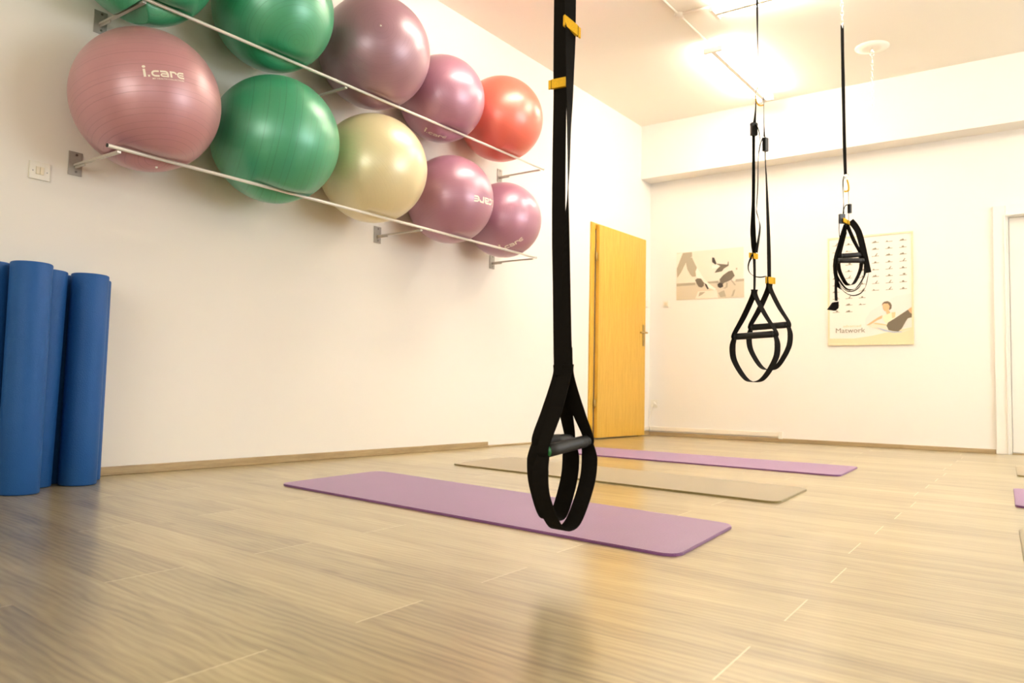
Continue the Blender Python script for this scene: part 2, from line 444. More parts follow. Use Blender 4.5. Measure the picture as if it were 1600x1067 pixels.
# ------------------------------------------------------------------ wall fittings
def switch(name, label, cat, loc, rotz, w, h, rockers=2, screws=True):
    t = thing(name, label, cat, loc, rotz)                     # local X along the wall, local -Y out of it
    obj('face_plate', box(bmesh.new(), (-w/2, -0.009, -h/2), (w/2, -0.0005, h/2), 0.002), M['plastic'], t)
    for k in range(rockers):
        a = -0.017+0.034*k/rockers; b = a+0.034/rockers-0.001
        obj('rocker', box(bmesh.new(), (a, -0.014, -0.017), (b, -0.0092, 0.017), 0.0015), M['rocker'], t)
    if screws:
        for s in (-1, 1):
            bm = bmesh.new(); tube(bm, [(s*0.03, -0.0105, -0.003), (s*0.03, -0.0092, -0.003)], 0.003, 10); obj('screw', bm, M['screw'], t)
    return t
switch('light_switch', 'white double rocker light switch left of the lower ball rack', 'light switch', (0, -6.152, 1.384), PI/2, 0.088, 0.080)
switch('light_switch', 'small white light switch on the back wall beside the black and white photo', 'light switch', (0.193, 0.006, 1.392), 0, 0.066, 0.066, 1, False)
t = thing('wall_box', 'small white plastic box on the left wall between yellow door and corner', 'wall box', (0, -0.105, 1.392), PI/2)
obj('housing', box(bmesh.new(), (-0.042, -0.028, -0.036), (0.042, -0.0005, 0.036), 0.004), M['plastic'], t)
obj('face_plate', box(bmesh.new(), (-0.034, -0.031, -0.028), (0.034, -0.0282, 0.028), 0.001), M['plastic'], t)
t = thing('wall_socket', 'white wall socket low on the back wall in the corner', 'socket', (0.07, 0.006, 0.335), 0)
obj('face_plate', box(bmesh.new(), (-0.04, -0.010, -0.04), (0.04, -0.0005, 0.04), 0.003), M['plastic'], t)
bm = bmesh.new(); tube(bm, [(-0.0, -0.0125, 0), (0, -0.0102, 0)], 0.02, 20); obj('socket_insert', bm, M['plastic'], t)
bm = bmesh.new()
tube(bm, smooth_path([(0.07, -0.030, 0.328), (0.064, -0.045, 0.30), (0.05, -0.03, 0.24), (0.032, -0.022, 0.18), (0.026, -0.024, 0.13), (0.035, -0.026, 0.09), (0.045, -0.026, 0.045)], 5), 0.0035, 8)
t = tag(obj('power_cord', bm, M['conduit']), 'thin cream power cord hanging from the corner socket to the skirting', 'cord')
bm = bmesh.new(); tube(bm, [(0.07, -0.034, 0.335), (0.07, -0.001, 0.335)], 0.016, 16); tube(bm, [(0.07, -0.026, 0.335), (0.115, -0.030, 0.322)], [0.011, 0.006], 12)
obj('plug', bm, M['plastic'], t)

# ------------------------------------------------------------------ posters
t = thing('wall_poster', 'unframed black and white photo print of people bending forward on the back wall', 'poster', (0, 0.006, 0))
PCM = [simple('print_light', (0.74, 0.68, 0.58), 0.5), simple('print_mid', (0.40, 0.35, 0.26), 0.5), simple('print_dark', (0.16, 0.13, 0.095), 0.5),
       simple('print_pale', (0.82, 0.77, 0.68), 0.5), simple('print_black', (0.055, 0.042, 0.032), 0.5), simple('print_floor', (0.60, 0.53, 0.41), 0.5)]
obj('paper', box(bmesh.new(), (0.311, -0.004, 1.427), (1.031, -0.0005, 1.930)), PCM[0], t)
bm = bmesh.new()
def shp(bm, pts, layer, mi): prism(bm, pts, -0.0042-0.0004*layer-0.00035, -0.0042-0.0004*layer, 'y', mi)
def pblob(cx, cz, rx, rz, n=18, rot=0.0):
    return [(cx+rx*math.cos(a)*math.cos(rot)-rz*math.sin(a)*math.sin(rot), cz+rx*math.cos(a)*math.sin(rot)+rz*math.sin(a)*math.cos(rot)) for a in [2*PI*k/n for k in range(n)]]
for lay, mi, pts in [(0, 5, [(0.3121, 1.5914), (1.0392, 1.5935), (1.0396, 1.421), (0.3134, 1.4272)]),
  (1, 1, [(0.312, 1.6029), (0.5209, 1.6011), (0.521, 1.5747), (0.3123, 1.5723)]),
  (1, 1, [(0.6308, 1.6015), (0.7696, 1.6037), (0.7697, 1.5815), (0.6309, 1.5829)]),
  (1, 1, [(0.9505, 1.6066), (1.0392, 1.608), (1.0392, 1.5826), (0.9506, 1.581)]),
  (1, 3, [(0.3096, 1.9134), (0.3745, 1.9232), (0.3268, 1.7932), (0.3109, 1.7407)]),
  (2, 1, [(0.3826, 1.9225), (0.483, 1.9238), (0.4857, 1.8757), (0.4634, 1.8662), (0.4236, 1.839), (0.4077, 1.8022), (0.3599, 1.7143), (0.3197, 1.6636), (0.3148, 1.7634)]),
  (3, 1, [(0.4115, 1.8362), (0.4634, 1.8662), (0.4834, 1.8684), (0.5036, 1.8251), (0.5397, 1.7543), (0.5241, 1.7177), (0.53, 1.6645), (0.4887, 1.6636), (0.4646, 1.6917), (0.4322, 1.7471)]),
  (2, 3, [(0.5397, 1.7543), (0.5675, 1.7146), (0.615, 1.6362), (0.6697, 1.5804), (0.7471, 1.52), (0.7318, 1.5098), (0.67, 1.5357), (0.631, 1.5604), (0.5839, 1.6083), (0.5284, 1.6646), (0.5202, 1.7104)]),
  (3, 2, [(0.5207, 1.6275), (0.5443, 1.6447), (0.5837, 1.6383), (0.6192, 1.5911), (0.6154, 1.5614), (0.5921, 1.5441), (0.5606, 1.5535), (0.5368, 1.5888)]),
  (4, 4, [(0.6192, 1.5911), (0.6465, 1.5744), (0.67, 1.5283), (0.6545, 1.5217), (0.631, 1.5604)]),
  (1, 0, [(0.553, 1.5051), (0.6701, 1.5059), (0.7547, 1.5121), (0.7704, 1.4263), (0.5219, 1.4317)]),
  (2, 1, [(0.5688, 1.4967), (0.6314, 1.497), (0.6003, 1.4725), (0.5573, 1.4524)]),
  (2, 4, [(0.7032, 1.8502), (0.7264, 1.8446), (0.7497, 1.7832), (0.7382, 1.7729), (0.7034, 1.8017)]),
  (3, 2, [(0.7459, 1.782), (0.8676, 1.7629), (0.8713, 1.7958), (0.8788, 1.7915), (0.879, 1.751), (0.83, 1.7252), (0.8073, 1.6973), (0.7309, 1.6879), (0.7538, 1.7234), (0.7919, 1.7539)]),
  (3, 3, [(0.7036, 1.7681), (0.7842, 1.7582), (0.7537, 1.7383), (0.7038, 1.7346)]),
  (4, 2, [(0.7848, 1.6175), (0.8227, 1.6593), (0.8754, 1.6924), (0.9166, 1.7004), (0.9429, 1.6436), (0.9057, 1.6059), (0.8682, 1.59), (0.8305, 1.5777), (0.8004, 1.5427)]),
  (5, 4, [(0.7621, 1.5672), (0.785, 1.5843), (0.8154, 1.5713), (0.8231, 1.5413), (0.7928, 1.5269), (0.7661, 1.5411)]),
  (4, 1, [(0.8982, 1.6064), (0.9132, 1.6017), (0.9581, 1.5477), (0.9395, 1.5452)]),
  (4, 1, [(0.8532, 1.5799), (0.8721, 1.575), (0.8685, 1.5312), (0.8421, 1.5181), (0.8156, 1.5255), (0.8458, 1.5326)]),
  (2, 1, [(0.7702, 1.478), (0.8308, 1.504), (0.8537, 1.4366), (0.7932, 1.4325)]),
  (2, 1, [(0.9285, 1.4984), (0.9508, 1.5044), (0.9287, 1.4399), (0.9063, 1.4338)]),
  (4, 1, [(0.9539, 1.7233), (0.9687, 1.7222), (0.9688, 1.7039), (0.9562, 1.7012)])]: shp(bm, pts, lay, mi)
obj('printed_photo', bm, PCM, t)

t = thing('wall_poster', 'tall exercise chart poster in thin pale wooden frame headed Matwork', 'poster', (0, 0, 0))
X0, X1, Z0, Z1 = 1.849, 2.568, 0.925, 1.928
pap = simple('poster_paper', (0.80, 0.755, 0.675), 0.45)
obj('paper', box(bmesh.new(), (X0, -0.010, Z0), (X1, -0.0005, Z1)), pap, t)
bm = bmesh.new(); f = 0.011
box(bm, (X0-0.004, -0.016, Z0-0.004), (X0+f, -0.0101, Z1+0.004)); box(bm, (X1-f, -0.016, Z0-0.004), (X1+0.004, -0.0101, Z1+0.004))
box(bm, (X0+f, -0.016, Z0-0.004), (X1-f, -0.0101, Z0+f)); box(bm, (X0+f, -0.016, Z1-f), (X1-f, -0.0101, Z1+0.004))
obj('frame', bm, M['frame'], t)
P2M = [simple('ink_grey', (0.24, 0.20, 0.13), 0.5), simple('ink_pale', (0.74, 0.66, 0.52), 0.5), simple('ink_skin', (0.72, 0.42, 0.22), 0.5), simple('ink_hair', (0.17, 0.125, 0.075), 0.5),
       simple('ink_top', (0.82, 0.73, 0.52), 0.5), simple('ink_trousers', (0.16, 0.125, 0.08), 0.5), simple('ink_floor', (0.76, 0.63, 0.40), 0.5), simple('ink_blue', (0.42, 0.47, 0.58), 0.5), simple('ink_orange', (0.66, 0.52, 0.28), 0.5),
       simple('ink_wall', (0.74, 0.70, 0.64), 0.5)]
def shp2(bm, pts, layer, mi): prism(bm, pts, -0.0102-0.0004*layer-0.00035, -0.0102-0.0004*layer, 'y', mi)
bm = bmesh.new(); rr = random.Random(9)
for c in range(6):
    for r in range((11, 11, 10, 8, 8, 8)[c]):
        cx = X0+0.068+0.1145*c; cz = Z1-0.072-0.0625*r
        w = 0.030; k = rr.choice('ABCDE')
        shp2(bm, [(cx-w, cz-0.004), (cx+w, cz-0.002), (cx+w, cz+0.003), (cx-w, cz+0.001)], 0, 0)
        if k in 'AB': shp2(bm, [(cx-0.012, cz), (cx+0.012, cz), (cx+0.004, cz+0.016), (cx-0.008, cz+0.012)], 1, 0)
        if k in 'BC': shp2(bm, [(cx-0.022, cz), (cx-0.006, cz), (cx-0.012, cz+0.010), (cx-0.02, cz+0.010)], 2, 0)
        if k == 'D': shp2(bm, [(cx-0.006, cz), (cx+0.006, cz), (cx+0.020, cz+0.024), (cx+0.014, cz+0.026)], 1, 0)
        if k == 'E': shp2(bm, pblob(cx+0.008, cz+0.010, 0.012, 0.007, 10), 1, 0)
        shp2(bm, [(cx-0.034, cz+0.021), (cx-0.022, cz+0.021), (cx-0.022, cz+0.023), (cx-0.034, cz+0.023)], 0, 1)
obj('exercise_figures', bm, P2M, t)
bm = bmesh.new()
for lay, mi, pts in [(0, 9, [(2.1721, 1.1594), (2.217, 1.2321), (2.3297, 1.3011), (2.4308, 1.3589), (2.5627, 1.3726), (2.5596, 1.0628), (2.3233, 1.1066), (2.1717, 1.1008)]),
  (1, 6, [(1.8592, 0.9854), (2.0763, 0.9833), (2.2252, 1.0039), (2.3708, 1.037), (2.5597, 1.0731), (2.5607, 0.9316), (1.859, 0.9391)]),
  (2, 1, [(2.1767, 1.1007), (2.2652, 1.1216), (2.3522, 1.103), (2.3519, 1.0689), (2.4659, 1.0396), (2.5596, 1.0577), (2.4657, 1.0241), (2.3228, 1.0435)]),
  (3, 7, [(2.26, 1.0822), (2.3518, 1.0532), (2.409, 1.036), (2.4659, 1.0396), (2.4799, 1.0315), (2.4089, 1.0266), (2.3325, 1.0433)]),
  (3, 8, [(2.2359, 1.12), (2.2652, 1.1216), (2.3522, 1.103), (2.3521, 1.0925), (2.2553, 1.1088)]),
  (4, 4, [(2.3142, 1.1805), (2.3481, 1.195), (2.377, 1.2043), (2.4248, 1.2128), (2.4244, 1.1606), (2.3957, 1.146), (2.3714, 1.1102), (2.3522, 1.1004), (2.3236, 1.1433)]),
  (5, 2, [(2.1816, 1.1032), (2.2113, 1.1235), (2.2508, 1.1512), (2.2899, 1.1762), (2.3167, 1.1883), (2.3116, 1.1596), (2.2751, 1.1451), (2.2408, 1.1225), (2.2063, 1.1024)]),
  (6, 2, [(2.3436, 1.2267), (2.3701, 1.2335), (2.3818, 1.2068), (2.3529, 1.1948)]),
  (7, 2, [(2.3175, 1.2832), (2.3296, 1.2932), (2.3633, 1.2915), (2.3775, 1.2672), (2.3725, 1.2412), (2.3532, 1.2211), (2.3339, 1.2271), (2.322, 1.2487)]),
  (6, 3, [(2.3126, 1.2755), (2.3176, 1.2964), (2.3346, 1.3114), (2.3611, 1.3143), (2.3826, 1.3011), (2.3944, 1.277), (2.3917, 1.2456), (2.3773, 1.2332), (2.3701, 1.2361), (2.3766, 1.2673), (2.3609, 1.288), (2.3296, 1.2895), (2.3199, 1.2804)]),
  (5, 8, [(2.3914, 1.2116), (2.4248, 1.2128), (2.4196, 1.166), (2.3957, 1.1565)]),
  (6, 5, [(2.3497, 1.09), (2.3619, 1.121), (2.41, 1.1507), (2.4672, 1.1902), (2.524, 1.2294), (2.5609, 1.1917), (2.556, 1.1609), (2.5232, 1.1518), (2.4994, 1.1112), (2.4755, 1.0653), (2.447, 1.0375), (2.4091, 1.0412), (2.3662, 1.0528)]),
  (7, 2, [(2.524, 1.2294), (2.5428, 1.2441), (2.5615, 1.2562), (2.5646, 1.1864), (2.5447, 1.2001)])]: shp2(bm, pts, lay, mi)
obj('printed_photo', bm, P2M, t)
def flat_text(name, text, size, x, z, mi, off=0.0, width=None):
    b = font_bm(text, size, off)
    xs = [v.co.x for v in b.verts]; k = (width/(max(xs)-min(xs))) if width else 1.0
    for v in b.verts: v.co = Vector((x+(v.co.x-min(xs))*k, -0.0117, z+v.co.y))
    return obj(name, b, P2M[mi], t)
flat_text('title_lettering', 'Matwork', 0.062, X0+0.066, Z0+0.113, 0, 0.0, 0.255)
flat_text('subtitle_lettering', 'advanced', 0.032, X0+0.13, Z0+0.163, 8, 0.0, 0.155)

# ------------------------------------------------------------------ ball racks
RAILX, ZL, ZU = 0.400, 1.462, 2.168
def rack(label, z, y0, y1, arms, plates):
    t = thing('ball_rack', label, 'ball rack', (0, y0, z))
    L = y1-y0
    bm = bmesh.new(); tube(bm, [(RAILX, -0.012, 0), (RAILX, L+0.03, 0)], 0.0082, 14); obj('rail', bm, M['railmetal'], t)
    for s, yy in ((-1, -0.0125), (1, L+0.0305)):
        bm = bmesh.new(); tube(bm, [(RAILX, yy, 0), (RAILX, yy+s*0.004, 0)], 0.0084, 14); obj('rail_cap', bm, M['rubber'], t)
    for ya in arms:
        yl = ya-y0
        b = obj('bracket', box(bmesh.new(), (0.0005, yl-0.031, -0.062), (0.006, yl+0.031, 0.048), 0.0015), M['plate'], t)
        bm = bmesh.new(); box(bm, (0.006, yl-0.009, -0.020), (RAILX-0.002, yl+0.009, -0.0098), 0.001); box(bm, (0.006, yl-0.0025, -0.030), (0.10, yl+0.0025, -0.020))
        obj('arm', bm, M['steel'], b)
        for dz in (0.034, -0.045):
            bm = bmesh.new(); tube(bm, [(0.006, yl+0.004, dz), (0.0085, yl+0.004, dz)], 0.0055, 12); obj('bolt', bm, M['screw'], b)
    return t
rack('upper wall mounted ball rack with a long metal rail', ZU, -5.95, -2.72, (-5.92, -4.72, -2.725), None)
rack('lower wall mounted ball rack with a long metal rail', ZL, -6.04, -2.80, (-6.0, -4.055, -2.80), None)

# ------------------------------------------------------------------ exercise balls
GREEN, PINK, CREAM, RED, MAUVE = (0.040, 0.345, 0.170), (0.48, 0.225, 0.255), (0.78, 0.68, 0.41), (0.76, 0.14, 0.095), (0.40, 0.18, 0.265)
def stroke_glyphs():
    """the printed word as thick strokes, in units of the x-height"""
    def arc(cx, cy, rx, ry, a0, a1, n=8): return [(cx+rx*math.cos(rad(a0+(a1-a0)*k/n)), cy+ry*math.sin(rad(a0+(a1-a0)*k/n))) for k in range(n+1)]
    S = []
    S.append(([(0.25, 0.0), (0.25, 1.22)], 0.34))
    S.append(([(0.82, 0.0), (0.82, 0.29)], 0.30))
    S.append(([(2.28, 0.86)] + arc(1.72, 0.5, 0.42, 0.36, 90, 270) + [(2.28, 0.14)], 0.27))
    S.append(([(2.45, 0.86)] + arc(3.15, 0.52, 0.36, 0.34, 90, 0) + [(3.51, 0.0)], 0.28))
    S.append(([(3.51, 0.12)] + arc(2.78, 0.31, 0.24, 0.19, 270, 90, 6) + [(3.51, 0.5)], 0.21))
    S.append(([(3.98, 0.0), (3.98, 1.0)], 0.31))
    S.append(([(3.98, 0.86)] + arc(4.42, 0.55, 0.34, 0.31, 90, 0, 6), 0.27))
    S.append(([(5.95, 0.87)] + arc(5.42, 0.5, 0.42, 0.37, 90, 270) + [(5.95, 0.13)], 0.25))
    S.append(([(5.2, 0.5), (5.92, 0.5)], 0.18))
    return S
def logo_bm(R, cdir, tdir, unit, small=True):
    """wraps the printed word onto a sphere; cdir = outward direction of its middle, tdir = reading direction"""
    c = Vector(cdir).normalized(); tx = Vector(tdir); tx = (tx-c*tx.dot(c)).normalized(); ty = c.cross(tx)
    bm = bmesh.new()
    def onto(x, y, lift):
        u = (x-3.0)*unit/R; v = (y-0.6)*unit/R
        d = c*math.cos(u)*math.cos(v)+tx*math.sin(u)*math.cos(v)+ty*math.sin(v)
        return d*(R+lift)
    lift = 0.0009
    for pts, w in stroke_glyphs():
        P = [Vector((a, b, 0)) for a, b in pts]; Q = []
        for a, b in zip(P[:-1], P[1:]):
            k = max(1, int((b-a).length/0.15))
            for i in range(k): Q.append(a+(b-a)*i/k)
        Q.append(P[-1]); prev = None
        for i, q in enumerate(Q):
            d = (Q[min(i+1, len(Q)-1)]-Q[max(i-1, 0)]).normalized(); nn = Vector((-d.y, d.x, 0))*w/2
            cur = (bm.verts.new(onto(q.x+nn.x, q.y+nn.y, lift)), bm.verts.new(onto(q.x-nn.x, q.y-nn.y, lift)))
            if prev: bm.faces.new((prev[0], prev[1], cur[1], cur[0]))
            prev = cur
        lift += 0.00004
    vs = [bm.verts.new(onto(0.27+0.25*math.cos(a), 1.56+0.21*math.sin(a), lift)) for a in [2*PI*k/16 for k in range(16)]]; bm.faces.new(vs)
    if small:
        f = font_bm('MY HEALTH COLLECTION', 0.30, 0.004)
        xs = [v.co.x for v in f.verts]; k = 4.6/(max(xs)-min(xs)); n0 = {}
        for v in f.verts: n0[v.index] = bm.verts.new(onto(1.25+(v.co.x-min(xs))*k, v.co.y-0.38, lift))
        for fc in f.faces:
            try: bm.faces.new([n0[v.index] for v in fc.verts])
            except ValueError: pass
        f.free()
    return bm
def ball(label, y, z, R, railz, col, pole, seed, logo=None, plug=None, squash=1.0, nring=34, rough=0.33, depth=0.5, arm=None):
    """a ball wedged between the wall and the rail, pressed in a little where it lies on the rail"""
    c = Vector((R+0.002, y, z)); ax = Vector(pole).normalized()
    q = Vector((0, 0, 1)).rotation_difference(ax); inv = q.inverted()
    bm = bmesh.new(); bmesh.ops.create_uvsphere(bm, u_segments=220, v_segments=150, radius=R)
    rail = Vector((RAILX, 0, railz)); rc = Vector((c.x-rail.x, 0, c.z-rail.z)); dist = rc.length; nd = rc.normalized()
    pen = max(0.0, R+0.0102-dist)
    for v in bm.verts:
        w = q @ v.co
        if squash != 1.0: w = Vector((w.x, w.y, w.z*squash))
        p = c+w; rel = Vector((p.x-rail.x, 0, p.z-rail.z))
        along = rel.dot(nd); side = (rel-nd*along).length
        s = side/0.11; peny = max(0.0, math.sqrt(max(0.0, R*R-w.y*w.y))+0.0125-dist)
        if s < 1.0 and along < 0.2:
            fall = (1-s*s)**2 * min(1.0, max(0.0, (0.2-along)/0.1))
            # sharper in the middle: a cord pressed into a cushion
            need = max(0.0, math.sqrt(max(0.0, 0.0105**2-side**2))-along) if side < 0.0105 else 0.0
            p = p+nd*max(peny*fall*(0.5+0.5*math.exp(-max(0.0, side-0.016)/0.022)), need)
        if arm is not None:                       # lies across a bracket arm as well
            p.z = max(p.z, railz-0.0075-1.1*max(0.0, abs(p.y-arm)-0.011))
        p.x = max(p.x, 0.0015)
        v.co = inv @ (p-c)
    o = obj('exercise_ball', bm, ball_mat('ball_vinyl', col, seed, nring, rough, depth), None, True)
    o.location = c; o.rotation_mode = 'QUATERNION'; o.rotation_quaternion = q
    tag(o, label, 'exercise ball', 'exercise balls on the wall racks')
    if logo:
        cd, td, unit, small = logo
        l = obj('printed_logo', logo_bm(R, inv @ Vector(cd), inv @ Vector(td), unit, small), M['logo'], o)
        if squash != 1.0:
            for v in l.data.vertices:
                w = q @ v.co; v.co = inv @ Vector((w.x, w.y, w.z*squash))
    if plug:
        d = inv @ Vector(plug).normalized()
        bm = bmesh.new(); lathe(bm, [(0, 0.0025), (0.004, 0.0022), (0.0055, 0.0), (0.0055, -0.004), (0, -0.004)], 16)
        k = obj('valve_plug', bm, M['plug'], o, True); k.rotation_mode = 'QUATERNION'
        k.rotation_quaternion = Vector((0, 0, 1)).rotation_difference(d); k.location = d*R
    return o
MAUVE_DARK = (0.33, 0.17, 0.225)
ball("large pink exercise ball at the left end of the lower rack", -5.846, 1.737, 0.321, ZL, PINK, (0.2659, 0.0434, -0.963), 1, ((0.9493, -0.3011, 0.0908), (0.1377, 0.4872, 0.0926), 0.02832, True), (0.1896, 0.0844, -0.9782), 1.0, 34, 0.39, 0.55, -6.0)
ball("green exercise ball on the lower rack between the pink and the cream ball", -5.14, 1.743, 0.332, ZL, GREEN, (0.4375, 0.8907, -0.1238), 2, None, None, 1.0, 26, 0.39, 0.6)
ball("cream white exercise ball in the middle of the lower rack", -4.421, 1.764, 0.325, ZL, CREAM, (0.0939, -0.7378, -0.6684), 3, None, None, 1.0, 44, 0.34, 0.1)
ball("mauve exercise ball on the lower rack next to the cream ball, its print upside down", -3.67, 1.735, 0.297, ZL, MAUVE, (0.3485, -0.1991, -0.9159), 4, ((0.9831, 0.1126, -0.1441), (0.1966, -0.7726, -0.0694), 0.04144, False), None, 1.0, 40, 0.34, 0.22)
ball("small mauve exercise ball at the far right end of the lower rack", -3.027, 1.716, 0.28, ZL, MAUVE, (0.3373, -0.9412, 0.0174), 5, ((0.5327, -0.3604, -0.7658), (0.5428, 0.2367, 0.2577), 0.03121, False), None, 1.0, 40, 0.34, 0.25)
ball("green exercise ball at the left end of the upper rack, cut off at top", -5.885, 2.42, 0.318, ZU, GREEN, (0.327, 0.0765, -0.9419), 6, None, None, 1.0, 40, 0.39, 0.55, -5.92)
ball("green exercise ball second on the upper rack, above the lower green ball", -5.17, 2.438, 0.314, ZU, GREEN, (0.689, -0.0475, -0.7232), 7, None, None, 1.0, 36, 0.39, 0.55)
ball("large dusky mauve exercise ball in the middle of the upper rack with white valve plug", -4.447, 2.47, 0.334, ZU, MAUVE_DARK, (0.7792, -0.6236, 0.0632), 8, None, (0.7792, -0.6236, 0.0632), 1.0, 38, 0.39, 0.3)
ball("mauve exercise ball on the upper rack beside the red ball", -3.772, 2.406, 0.289, ZU, MAUVE, (0.8537, -0.5208, -0.0035), 9, ((0.0862, -0.3011, -0.9497), (0.2984, 0.4228, -0.1009), 0.02614, False), None, 1.0, 40, 0.34, 0.28)
ball("red exercise ball at the far right end of the upper rack", -3.13, 2.451, 0.31, ZU, RED, (0.3094, 0.2063, 0.9283), 10, None, None, 1.0, 36, 0.36, 0.08)

# ------------------------------------------------------------------ foam rollers
ROLLERS = [('blue foam roller standing frontmost of the row, tallest in the picture', (0.387, -6.325), (0.004, 0.003)),
  ('blue foam roller wedged behind the frontmost and the rightmost roller', (0.205, -6.201), (0.02, 0.014)),
  ('blue foam roller at the right, dark along its left side', (0.251, -6.033), (0.008, 0.006)),
  ('blue foam roller against the wall, only a pale sliver showing at far right', (0.099, -5.941), (0.0, 0.0)),
  ('blue foam roller added behind to darken the slit between two others', (0.097, -6.096), (0.0, 0.0)),  # extra roller, added to fill the dark gap between two others
  ('blue foam roller cut off by the left edge of the picture', (0.258, -6.425), (0.0, 0.0))]
def roller_bm():
    r = 0.075; h = 0.912
    return lathe(bmesh.new(), [(0, 0), (r-0.006, 0), (r-0.002, 0.002), (r, 0.006), (r, h*0.33), (r, h*0.66), (r, h-0.006), (r-0.002, h-0.002), (r-0.006, h), (0, h)], 64)
proto = None
for lab, (x, y), (tx, ty) in ROLLERS:
    if proto is None:
        o = proto = obj('foam_roller', roller_bm(), M['roller'])
    else:
        o = proto.copy(); COL.objects.link(o)
    o.location = (x, y, 0.0)
    tilt = math.hypot(tx, ty)/0.912
    if tilt > 1e-5:
        o.rotation_mode = 'QUATERNION'; o.rotation_quaternion = Vector((0, 0, 1)).rotation_difference(Vector((tx, ty, 0.912)))
        o.location.z = 0.075*math.sin(tilt)
    tag(o, lab, 'foam roller', 'blue foam rollers standing by the wall')

# ------------------------------------------------------------------ exercise mats
def mat(label, corners, m, thick=0.008, r=0.055):
    """corners: four floor points, in order round the mat"""
    P = [Vector((*c, 0)) for c in corners]; c0 = sum(P, Vector())/4
    poly = []
    for i in range(4):
        a, b, d = P[i-1], P[i], P[(i+1) % 4]; u = (a-b).normalized(); w = (d-b).normalized()
        s = b+u*r; e = b+w*r
        for k in range(9):
            t_ = k/8; poly.append(((1-t_)**2*s+2*t_*(1-t_)*(b+(u+w)*r*0.10)+t_**2*e)-c0)
    bm = bmesh.new()
    bot = [bm.verts.new((p.x, p.y, 0.0)) for p in poly]; f = bm.faces.new(bot)
    ex = bmesh.ops.extrude_face_region(bm, geom=[f]); vs = [v for v in ex['geom'] if isinstance(v, bmesh.types.BMVert)]
    for v in vs: v.co.z = thick
    top = [e for e in bm.edges if all(abs(v.co.z-thick) < 1e-6 for v in e.verts)]
    bmesh.ops.bevel(bm, geom=top, offset=0.0018, segments=2, affect='EDGES')
    o = obj('exercise_mat', bm, m); o.location = (c0.x, c0.y, 0.0004)
    return tag(o, label, 'exercise mat', 'exercise mats on the floor')
mat('purple exercise mat nearest the camera, under the closest hanging strap', [(0.859, -5.444), (0.765, -4.735), (2.825, -5.095), (2.89, -5.715)], M['mat_purple'])
mat('khaki exercise mat lying between the two purple mats', [(0.758, -4.14), (0.705, -3.49), (2.715, -3.82), (2.76, -4.425)], M['mat_khaki'])
mat('purple exercise mat farthest away, before the yellow door', [(0.64, -2.865), (0.565, -2.205), (2.62, -2.365), (2.672, -3.05)], M['mat_purple'], r=0.05)
mat('khaki exercise mat by the white door at the right edge', [(3.457, -2.21), (3.40, -1.42), (5.40, -1.56), (5.45, -2.25)], M['mat_khaki'], r=0.04)
mat('purple exercise mat at the right edge between two khaki mats', [(3.545, -3.80), (3.49, -3.03), (5.49, -3.17), (5.54, -3.86)], M['mat_purple'], r=0.03)
mat('khaki exercise mat at the right edge nearest the camera', [(3.65, -5.16), (3.595, -4.46), (5.60, -4.62), (5.66, -5.25)], M['mat_khaki'], r=0.06)

# ------------------------------------------------------------------ suspension straps
YAW = rad(35.944)
def grip(parent, c, alpha, half, tilt, apex, legw, loop, loopw=0.036, top_ang=None, shape=1.0, rr=0.0158, green=False):
    """a stirrup: foam grip, webbing triangle above and foot loop below; everything around the grip's own axis"""
    c = Vector(c); a = Vector((math.cos(rad(alpha)), math.sin(rad(alpha)), tilt)); e0 = c-a*half; e1 = c+a*half
    na = alpha+90
    bm = bmesh.new()
    tube(bm, [c-a*(half-0.012), c-a*(half-0.014)*0.6, c, c+a*(half-0.014)*0.6, c+a*(half-0.012)], rr, 20)
    g = obj('handle', bm, M['foam'], parent)
    for s in (-1, 1):
        bm = bmesh.new(); tube(bm, [c+a*s*(half-0.0118), c+a*s*(half-0.001)], rr*0.98, 18); obj('grip_cap', bm, M['green_cap'] if green and s < 0 else M['rubber'], g)
    ta = na if top_ang is None else top_ang
    ap = Vector(apex)
    bm = bmesh.new()
    for s, e in ((-1, e0), (1, e1)):
        mid = ap*0.5+e*0.5+a*s*0.002
        ribbon(bm, [ap+a*s*0.004+Vector((0, 0, 0.03)), ap+a*s*0.006, mid, e+a*s*0.002+Vector((0, 0, 0.012)), e+a*s*0.002-Vector((0, 0, 0.012))], [legw, legw, legw, legw*0.8, legw*0.75], [ta, ta+(na-ta)*0.3, na, na, na])
    obj('handle_strap', bm, M['web'], g)
    bm = bmesh.new(); L = loop; h = half*shape
    pts = [(-half-0.001, -0.008), (-h-0.010, -L*0.22), (-h-0.004, -L*0.48), (-h*0.72, -L*0.76), (-h*0.36, -L*0.955), (0.0, -L), (h*0.36, -L*0.955), (h*0.72, -L*0.76), (h+0.004, -L*0.48), (h+0.010, -L*0.22), (half+0.001, -0.008)]
    ribbon(bm, [c+a*x+Vector((0, 0, z)) for x, z in pts], [loopw*0.75, loopw] + [loopw]*7 + [loopw, loopw*0.75], na, 0.0022)
    obj('foot_loop', bm, M['web'], g)
    return g
def band(bm, c, ang, w, h, d=0.008, slope=0.0, mi=0):
    """a flat sleeve stitched round a webbing"""
    wx, wy = math.cos(rad(ang)), math.sin(rad(ang)); c = Vector(c)
    pts = [(-1, -1), (1, -1), (1, 1), (-1, 1)]
    vs = []
    for z in (-h/2, h/2):
        vs.append([bm.verts.new(c+Vector((wx*sx*w/2-wy*sy*d/2, wy*sx*w/2+wx*sy*d/2, z+slope*sx*w/2))) for sx, sy in pts])
    for k in range(4): bm.faces.new((vs[0][k], vs[0][(k+1) % 4], vs[1][(k+1) % 4], vs[1][k]))
    bm.faces.new(vs[0]); bm.faces.new(vs[1][::-1])
    return bm
